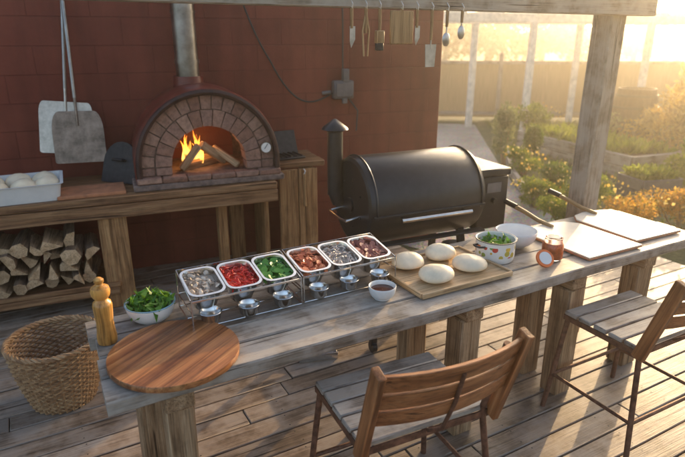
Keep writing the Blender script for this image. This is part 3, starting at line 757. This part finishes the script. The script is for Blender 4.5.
g=MB(); g.cyl((-hl-.075,.16,zc_+.02),(-hl-.075,.16,zc_+.44),.052,n=20); g.tube([(-hl+.0,.16,zc_-.03),(-hl-.055,.16,zc_-.02),(-hl-.075,.16,zc_+.04)],.052,16)
g.lathe([(.03,.44),(.088,.455),(.080,.468),(.012,.52),(.001,.52)],(-hl-.075,.16,zc_),24)
g.build('chimney',M_black,Matrix(),e)
g=MB(); g.box((.26,.46,.38),(hl+.16,.03,zc_-.07),b=.012); g.box((.27,.48,.05),(hl+.16,.03,zc_+.145),b=.008); g.box((.12,.006,.07),(hl+.16,-.205,zc_+.04),b=.002,mat=1); g.cyl((hl+.16,-.205,zc_-.05),(hl+.16,-.235,zc_-.05),.02,n=16)
g.build('hopper',[M_black,M_grey],Matrix(),e)
g=MB()
for sx in(-1,1):
    for sy in(-1,1):
        g.beam((sx*(hl-.08),sy*.16,zc_-.2),(sx*(hl-.01),sy*.27,.05),.045,.045,b=.004)
        g.cyl((sx*(hl-.01)-.015,sy*.27,.04),(sx*(hl-.01)+.015,sy*.27,.04),.04,n=18)
g.box((.74,.40,.02),(0,0,.22),b=.004)
g.build('legs',M_black,Matrix(),e)
g=MB(); g.cyl((0,0,0),(0,0,.16),.07,.09,24,0,caps=False); 
g.build('grease_bucket',M_steel2,Matrix.Translation((.25,-.22,.50)),e)
g=MB(); g.box((.26,.13,.012),(0,0,.04),RX(14),b=.003); g.box((.26,.012,.05),(0,-.06,.026),b=.003); g.box((.24,.012,.05),(0,.06,.03),b=.003)
g.build('metal_drip_tray',M_steel,frame(-.17,3.21,0,14))
# ------------------------------------------------------------------ pergola over the table
g=MB()
PX,PY=3.43,.84
g.box((.165,.155,2.42),(PX,PY,1.20),RZ(4),0,.012,jit=.006)
g.box((7.2,.055,.16),(PX-3.4+.1,PY-.112,2.214),b=.006)
g.box((7.2,.05,.14),(PX-3.4+.1,PY+.107,2.240),b=.006)
g.build('pergola_frame',M_post,TF)
def hang(name,s,L,kind):
    e=inT(s,PY-.155,2.15); g=MB()
    g.tube([(0,0,.02),(0,-.02,.0),(0,-.015,-.02),(0,0,-.012)],.003,6,0)
    g.cyl((0,-.008,-.015),(0,-.008,-L*.55),.009,.0075,10,1)
    if kind=='spatula':
        g.cyl((0,-.008,-L*.5),(0,-.008,-L*.7),.004,n=8); g.prism([(-.03,-L),(.03,-L),(.036,-L*.62),(-.036,-L*.62)],-.009,-.007,0)
    elif kind=='spoon':
        g.cyl((0,-.008,-L*.5),(0,-.008,-L*.85),.004,n=8); g.blob((0,-.008,-L*.9),(.026,.008,.036),0,12,8,0)
    elif kind=='tongs':
        for sx in(-1,1): g.tube([(0,-.008,-.03),(sx*.018,-.008,-L*.5),(sx*.010,-.008,-L)],.005,6,1)
    elif kind=='brush':
        g.box((.045,.03,.06),(0,-.008,-L*.62),mat=1,b=.004); g.box((.04,.024,.04),(0,-.008,-L*.62-.045),mat=2,b=.004)
    elif kind=='board':
        g.box((.14,.015,.16),(0,-.008,-L*.8),mat=1,b=.006)
    elif kind=='knife':
        g.prism([(-.002,-L),(.020,-L*.80),(.020,-L*.5),(-.010,-L*.5),(-.010,-L*.85)],-.009,-.007,0)
    g.build(name,[M_steel2,M_handle,M_iron],e,recalc=True)
for nm,u_s,L_,kd in (('hanging_knife',1.34,.20,'knife'),('hanging_tongs',1.42,.24,'tongs'),('hanging_brush',1.50,.24,'brush'),('hanging_board',1.63,.13,'board'),('hanging_knife',1.725,.19,'knife'),('hanging_ladle',2.02,.14,'spoon'),('hanging_spatula',1.82,.30,'spatula'),('hanging_ladle',1.92,.18,'spoon')): hang(nm,u_s,L_,kd)
e=empty('wall_socket_box',inW(1.96,.79,1.53))
g=MB(); g.box((.20,.09,.17),(0,0,0),b=.012); g.box((.17,.02,.13),(0,-.05,.0),b=.008); g.box((.06,.06,.12),(.02,-.02,.13),b=.006); g.cyl((-.12,0,-.02),(-.2,.02,-.03),.018,n=12); g.box((.05,.03,.05),(0,-.05,-.10),b=.005)
g.build('box',M_grey,Matrix(),e)
g=MB(); pts=[]
for i in range(25):
    t=i/24; pts.append((-.1-.95*t,.01,-.03+ (.62*t*t)*2.0*t -.16*math.sin(math.pi*min(1,t*1.6))*.6))
g.tube(pts,.007,8); g.tube([(0,.0,.08),(.01,.02,.5),(.0,.02,1.2)],.007,8); g.tube([(.06,0,-.08),(.14,-.04,-.2),(.1,-.1,-.38)],.007,8)
g.build('cables',M_cable,Matrix(),e)
# ------------------------------------------------------------------ garden
def shrub(name,x,y,r,h,n_,size,mat,seed,z0=G0,clumps=7,stem=True,up=.5,aspect=.4):
    rg=np.random.default_rng(seed); cs=[]
    for i in range(clumps):
        a=rg.uniform(0,6.28);q=r*rg.uniform(0,.75); cs.append((q*math.cos(a),q*math.sin(a),h*rg.uniform(.35,.85),r*rg.uniform(.25,.5)))
    P=[]
    for i in range(n_):
        c=cs[rg.integers(clumps)]; d=rg.normal(size=3); d/=np.linalg.norm(d); q=c[3]*rg.uniform(.4,1)**.5
        p=np.array(c[:3])+d*q*np.array([1,1,min(1.6,h/r*.6)])
        if p[2]<.01: p[2]=rg.uniform(.01,.15*h)
        P.append(p)
    e=empty(name,Matrix.Translation((x,y,z0)))
    leaves('foliage',P,size,mat,Matrix(),e,up=up,aspect=aspect,seed=seed+5)
    g=MB()
    for c in cs:
        g.tube([(c[0]*.15,c[1]*.15,0),(c[0]*.6,c[1]*.6,c[2]*.5),(c[0],c[1],c[2])],[.012,.008,.004],5)
    g.build('stems',M_leg,Matrix(),e)
    return e,cs
L_green=islandmat('shrub_leaf_green',[(.03,.06,.012),(.07,.11,.02),(.12,.16,.03)],.5,.45)
L_lime=islandmat('shrub_leaf_lime',[(.08,.11,.02),(.15,.19,.03),(.25,.26,.05)],.5,.5)
L_silver=islandmat('silver_leaf',[(.10,.12,.06),(.18,.20,.11),(.27,.27,.17)],.6,.4)
L_gold=islandmat('golden_seedheads',[(.18,.11,.04),(.34,.22,.08),(.48,.34,.13)],.6,.5)
L_orange=islandmat('orange_flowers',[(.10,.10,.03),(.30,.20,.05),(.50,.24,.05),(.58,.36,.09)],.6,.5)
L_dark=islandmat('hedge_leaf',[(.04,.05,.015),(.08,.09,.03),(.13,.13,.05)],.6,.4)
k=0
for (nm,x,y,r,h,cnt,sz,mt) in [
 ('flower_shrub',2.55,7.0,.38,.36,1500,.05,L_lime),('flower_shrub',3.0,7.8,.45,.42,1600,.05,L_green),('flower_shrub',3.3,7.0,.45,.42,1500,.05,L_lime),
 ('flower_shrub',2.95,8.9,.4,.45,1500,.05,L_lime),('silver_shrub',2.75,9.3,.32,1.15,1800,.06,L_silver),('silver_shrub',3.4,9.9,.4,.7,1500,.07,L_green),
 ('marigold_shrub',3.15,5.75,.42,.55,1800,.045,L_orange),('marigold_shrub',3.85,6.0,.5,.5,2000,.045,L_orange),('marigold_shrub',2.6,6.2,.34,.38,1500,.045,L_lime),('marigold_shrub',4.6,6.3,.55,.6,2000,.05,L_orange),
 ('green_shrub',4.9,7.7,.5,.6,1600,.06,L_lime),('tall_grass_plant',5.9,9.6,.6,1.3,2200,.10,L_gold),('tall_grass_plant',6.9,10.2,.8,1.5,2400,.12,L_gold),('tall_grass_plant',5.6,8.3,.5,.9,1800,.09,L_lime),
 ('green_shrub',4.3,12.6,.8,.7,1600,.10,L_lime),('green_shrub',7.9,12.5,1.0,1.6,2200,.14,L_gold),('silver_shrub',4.9,10.9,.5,.7,1300,.08,L_silver),('green_shrub',6.6,7.6,.7,.9,2000,.08,L_gold),('green_shrub',5.9,10.6,.6,1.0,1500,.09,L_gold)]:
    k+=1; shrub(nm,x,y,r,h,cnt,sz,mt,100+k,aspect=.3 if 'grass' in nm else .45,up=1.4 if ('grass' in nm or 'silver' in nm) else .4)
rg=np.random.default_rng(31); P=[]
for (x,y,r,h) in ((2.55,7.0,.36,.36),(3.0,7.8,.42,.42),(3.3,7.0,.42,.42),(2.6,6.2,.32,.38),(3.15,5.75,.4,.55),(3.85,6.0,.45,.5),(4.3,12.6,.7,.7),(2.95,8.9,.35,.45)):
    for i in range(45):
        a=rg.uniform(0,6.28); q=r*rg.uniform(0,1)**.5; P.append((x+q*math.cos(a),y+q*math.sin(a),G0+h*rg.uniform(.65,1.0)))
leaves('border_blossoms',P,.038,islandmat('blossom',[(.55,.26,.05),(.65,.45,.12),(.60,.52,.34)],.6,.4),up=1.0,aspect=1.0,seed=12)
rg=np.random.default_rng(5); P=[]
for i in range(14000):
    x=rg.uniform(2.0,11);y=rg.uniform(5.6,15)
    if x<2.5+(y-7)*.12+.3 and y>5.9: continue
    P.append((x,y,G0))
leaves('grass',P,.12,L_lime,up=2.2,aspect=.10,seed=9)
def bed(name,pts,h,mat,zz=G0):
    g=MB()
    for i in range(len(pts)-1):
        for kk in range(2): g.beam((*pts[i],zz+h/4+kk*h/2),(*pts[i+1],zz+h/4+kk*h/2),.07,h/2-.005,b=.006,jit=.002)
    g.build(name,mat)
bed('raised_garden_bed',[(3.55,11.2),(4.55,8.6),(5.6,9.0),(4.7,11.8),(3.55,11.2)],.36,M_post)
g=MB(); g.add([Vector((3.55,11.2,.17)),Vector((4.55,8.6,.17)),Vector((5.6,9.0,.17)),Vector((4.7,11.8,.17))],[(0,1,2,3)],[(0,0,0)]*4); g.build('bed_soil',plain('dark_soil',(.09,.06,.04),.95,ns=9,bs=.8,bd=.03))
bed('timber_edging',[(2.5,7.0),(2.75,8.9),(3.4,11.6)],.14,M_post)
P=[(4.55+R.uniform(-.5,.5)+(-.38)*(t:=R.uniform(-1,1)),10.1+1.1*t,.18) for _ in range(1600)]
leaves('bed_herbs',P,.20,L_lime,up=1.6,aspect=.25,seed=44)
g=MB(); 
for a,b in(((-.3,-.25),(.3,-.25)),((.3,-.25),(.3,.25)),((.3,.25),(-.3,.25)),((-.3,.25),(-.3,-.25))):
    for kk in range(2): g.beam((*a,.09+kk*.155),(*b,.09+kk*.155),.035,.15,b=.004)
pe=empty('planter_box',frame(4.25,7.5,G0,12)); g.build('box',M_grey,Matrix(),pe)
leaves('planter_herbs',[(R.uniform(-.27,.27),R.uniform(-.22,.22),.26+R.uniform(0,.14)) for _ in range(1100)],.08,L_lime,Matrix(),pe,up=.9,aspect=.45,seed=8)
g=MB(); g.lathe([(.001,0),(.30,0),(.36,.25),(.39,.5),(.36,.78),(.31,1.0),(.29,1.0),(.29,.93),(.001,.93)],n=32,mat=0)
for z,r in((.14,.337),(.34,.376),(.68,.377),(.88,.338)): g.lathe([(r-.004,z-.022),(r+.004,z-.02),(r+.004,z+.02),(r-.004,z+.022)],n=32,mat=1)
g.build('wooden_barrel',[wood('barrel_oak',(.04,.025,.018),(.09,.055,.035),(.14,.09,.06),.7),M_iron],frame(6.0,11.6,G0,0)@Matrix.Scale(1.15,4))
g=MB(); x=-3.0
FM=frame(0,15.6,G0,-4)
while x<22:
    g.box((2.35,.025,1.45),(x+1.2,0,.80),b=.004,mat=0); g.box((.10,.10,1.75),(x,0,.87),b=.008,mat=1)
    g.box((2.3,.05,.09),(x+1.2,-.04,1.50),b=.004,mat=1); g.box((2.3,.05,.09),(x+1.2,-.04,.18),b=.004,mat=1); x+=2.4
m,nt=newmat('willow_screen'); n=N(nt); tc=n('ShaderNodeTexCoord'); mp=n('ShaderNodeMapping',{'Vector':tc.outputs['Object'],'Scale':(30,1,1.2)}); a=n('ShaderNodeTexNoise',{'Vector':mp.outputs[0],'Scale':2.0,'Detail':4.0})
p_=n('ShaderNodeBsdfDiffuse',{'Color':ramp(n,a.outputs[0],[(.3,(.26,.22,.14)),(.7,(.45,.38,.26))])}); t_=n('ShaderNodeBsdfTranslucent',{'Color':(.45,.36,.2,1)}); mx=n('ShaderNodeMixShader',{0:.3,1:p_.outputs[0],2:t_.outputs[0]}); o=n('ShaderNodeOutputMaterial'); nt.links.new(mx.outputs[0],o.inputs[0])
g.build('garden_fence',[m,M_post],FM)
g=MB()
for (x,y) in((3.15,14.0),(4.05,12.5),(6.9,13.2),(6.0,14.9),(9.6,14.0)): g.box((.13,.13,2.45),(x,y,G0+1.22),RZ(20),b=.01)
for a,b in(((1.0,11.6),(10.5,14.6)),((1.8,13.6),(9.5,16.0))): g.beam((*a,2.38),(*b,2.38),.06,.16,b=.006)
for i in range(9):
    t=i/8; g.beam((2.5+6.6*t,12.0+2.1*t,2.50),(2.0+6.6*t,14.0+2.2*t,2.50),.045,.09,b=.004)
g.build('garden_pergola',M_wht)
def treerow(name,specs,mat,seed):
    rg=np.random.default_rng(seed); P=[]; g=MB()
    for (x,y,r,h) in specs:
        g.tube([(x,y,G0),(x+.1,y,h*.4),(x,y,h*.8)],[r*.09,r*.07,r*.02],7)
        cs=[(x+rg.uniform(-.7,.7)*r,y+rg.uniform(-.7,.7)*r,h*rg.uniform(.35,.9),r*rg.uniform(.3,.5)) for _ in range(12)]
        for c in cs: g.tube([(x,y,h*.35),(c[0],c[1],c[2])],[r*.04,r*.01],5)
        for i in range(1300):
            c=cs[rg.integers(12)]; d=rg.normal(size=3); d/=np.linalg.norm(d); P.append(np.array(c[:3])+d*c[3]*rg.uniform(.3,1)**.5)
    e=empty(name,Matrix()); leaves('crowns',P,.42,mat,Matrix(),e,up=.1,aspect=.55,seed=seed); g.build('trunks',M_bark,Matrix(),e)
treerow('distant_trees',[(7,40,2.6,3.4),(10.5,42,2.8,3.8),(14,41,2.4,3.0),(18,44,2.6,2.9),(2.5,41,2.8,3.8),(23,46,2.5,2.6),(28,47,2.7,2.5),(32,48,2.7,2.6)],L_dark,71)
m_h=plain('distant_hill',(.10,.11,.06),.95,ns=.05,var=.3)
g=MB(); vs=[];nx=60
for j,(yy,hh) in enumerate(((120,0),(160,3.5),(220,6),(300,0))):
    for i in range(nx+1): x=-200+i*10; vs.append(Vector((x,yy,G0-.1+hh*(1+.35*math.sin(i*.4)+.2*math.sin(i*1.1)))))
g.add(vs,[(j*(nx+1)+i,j*(nx+1)+i+1,(j+1)*(nx+1)+i+1,(j+1)*(nx+1)+i) for j in range(3) for i in range(nx)],[(0,0,0)]*len(vs),0,True); g.build('hill',m_h)
s=bpy.context.scene; s.view_settings.view_transform='Standard'; s.view_settings.look='None'; s.view_settings.exposure=0; s.view_settings.gamma=1
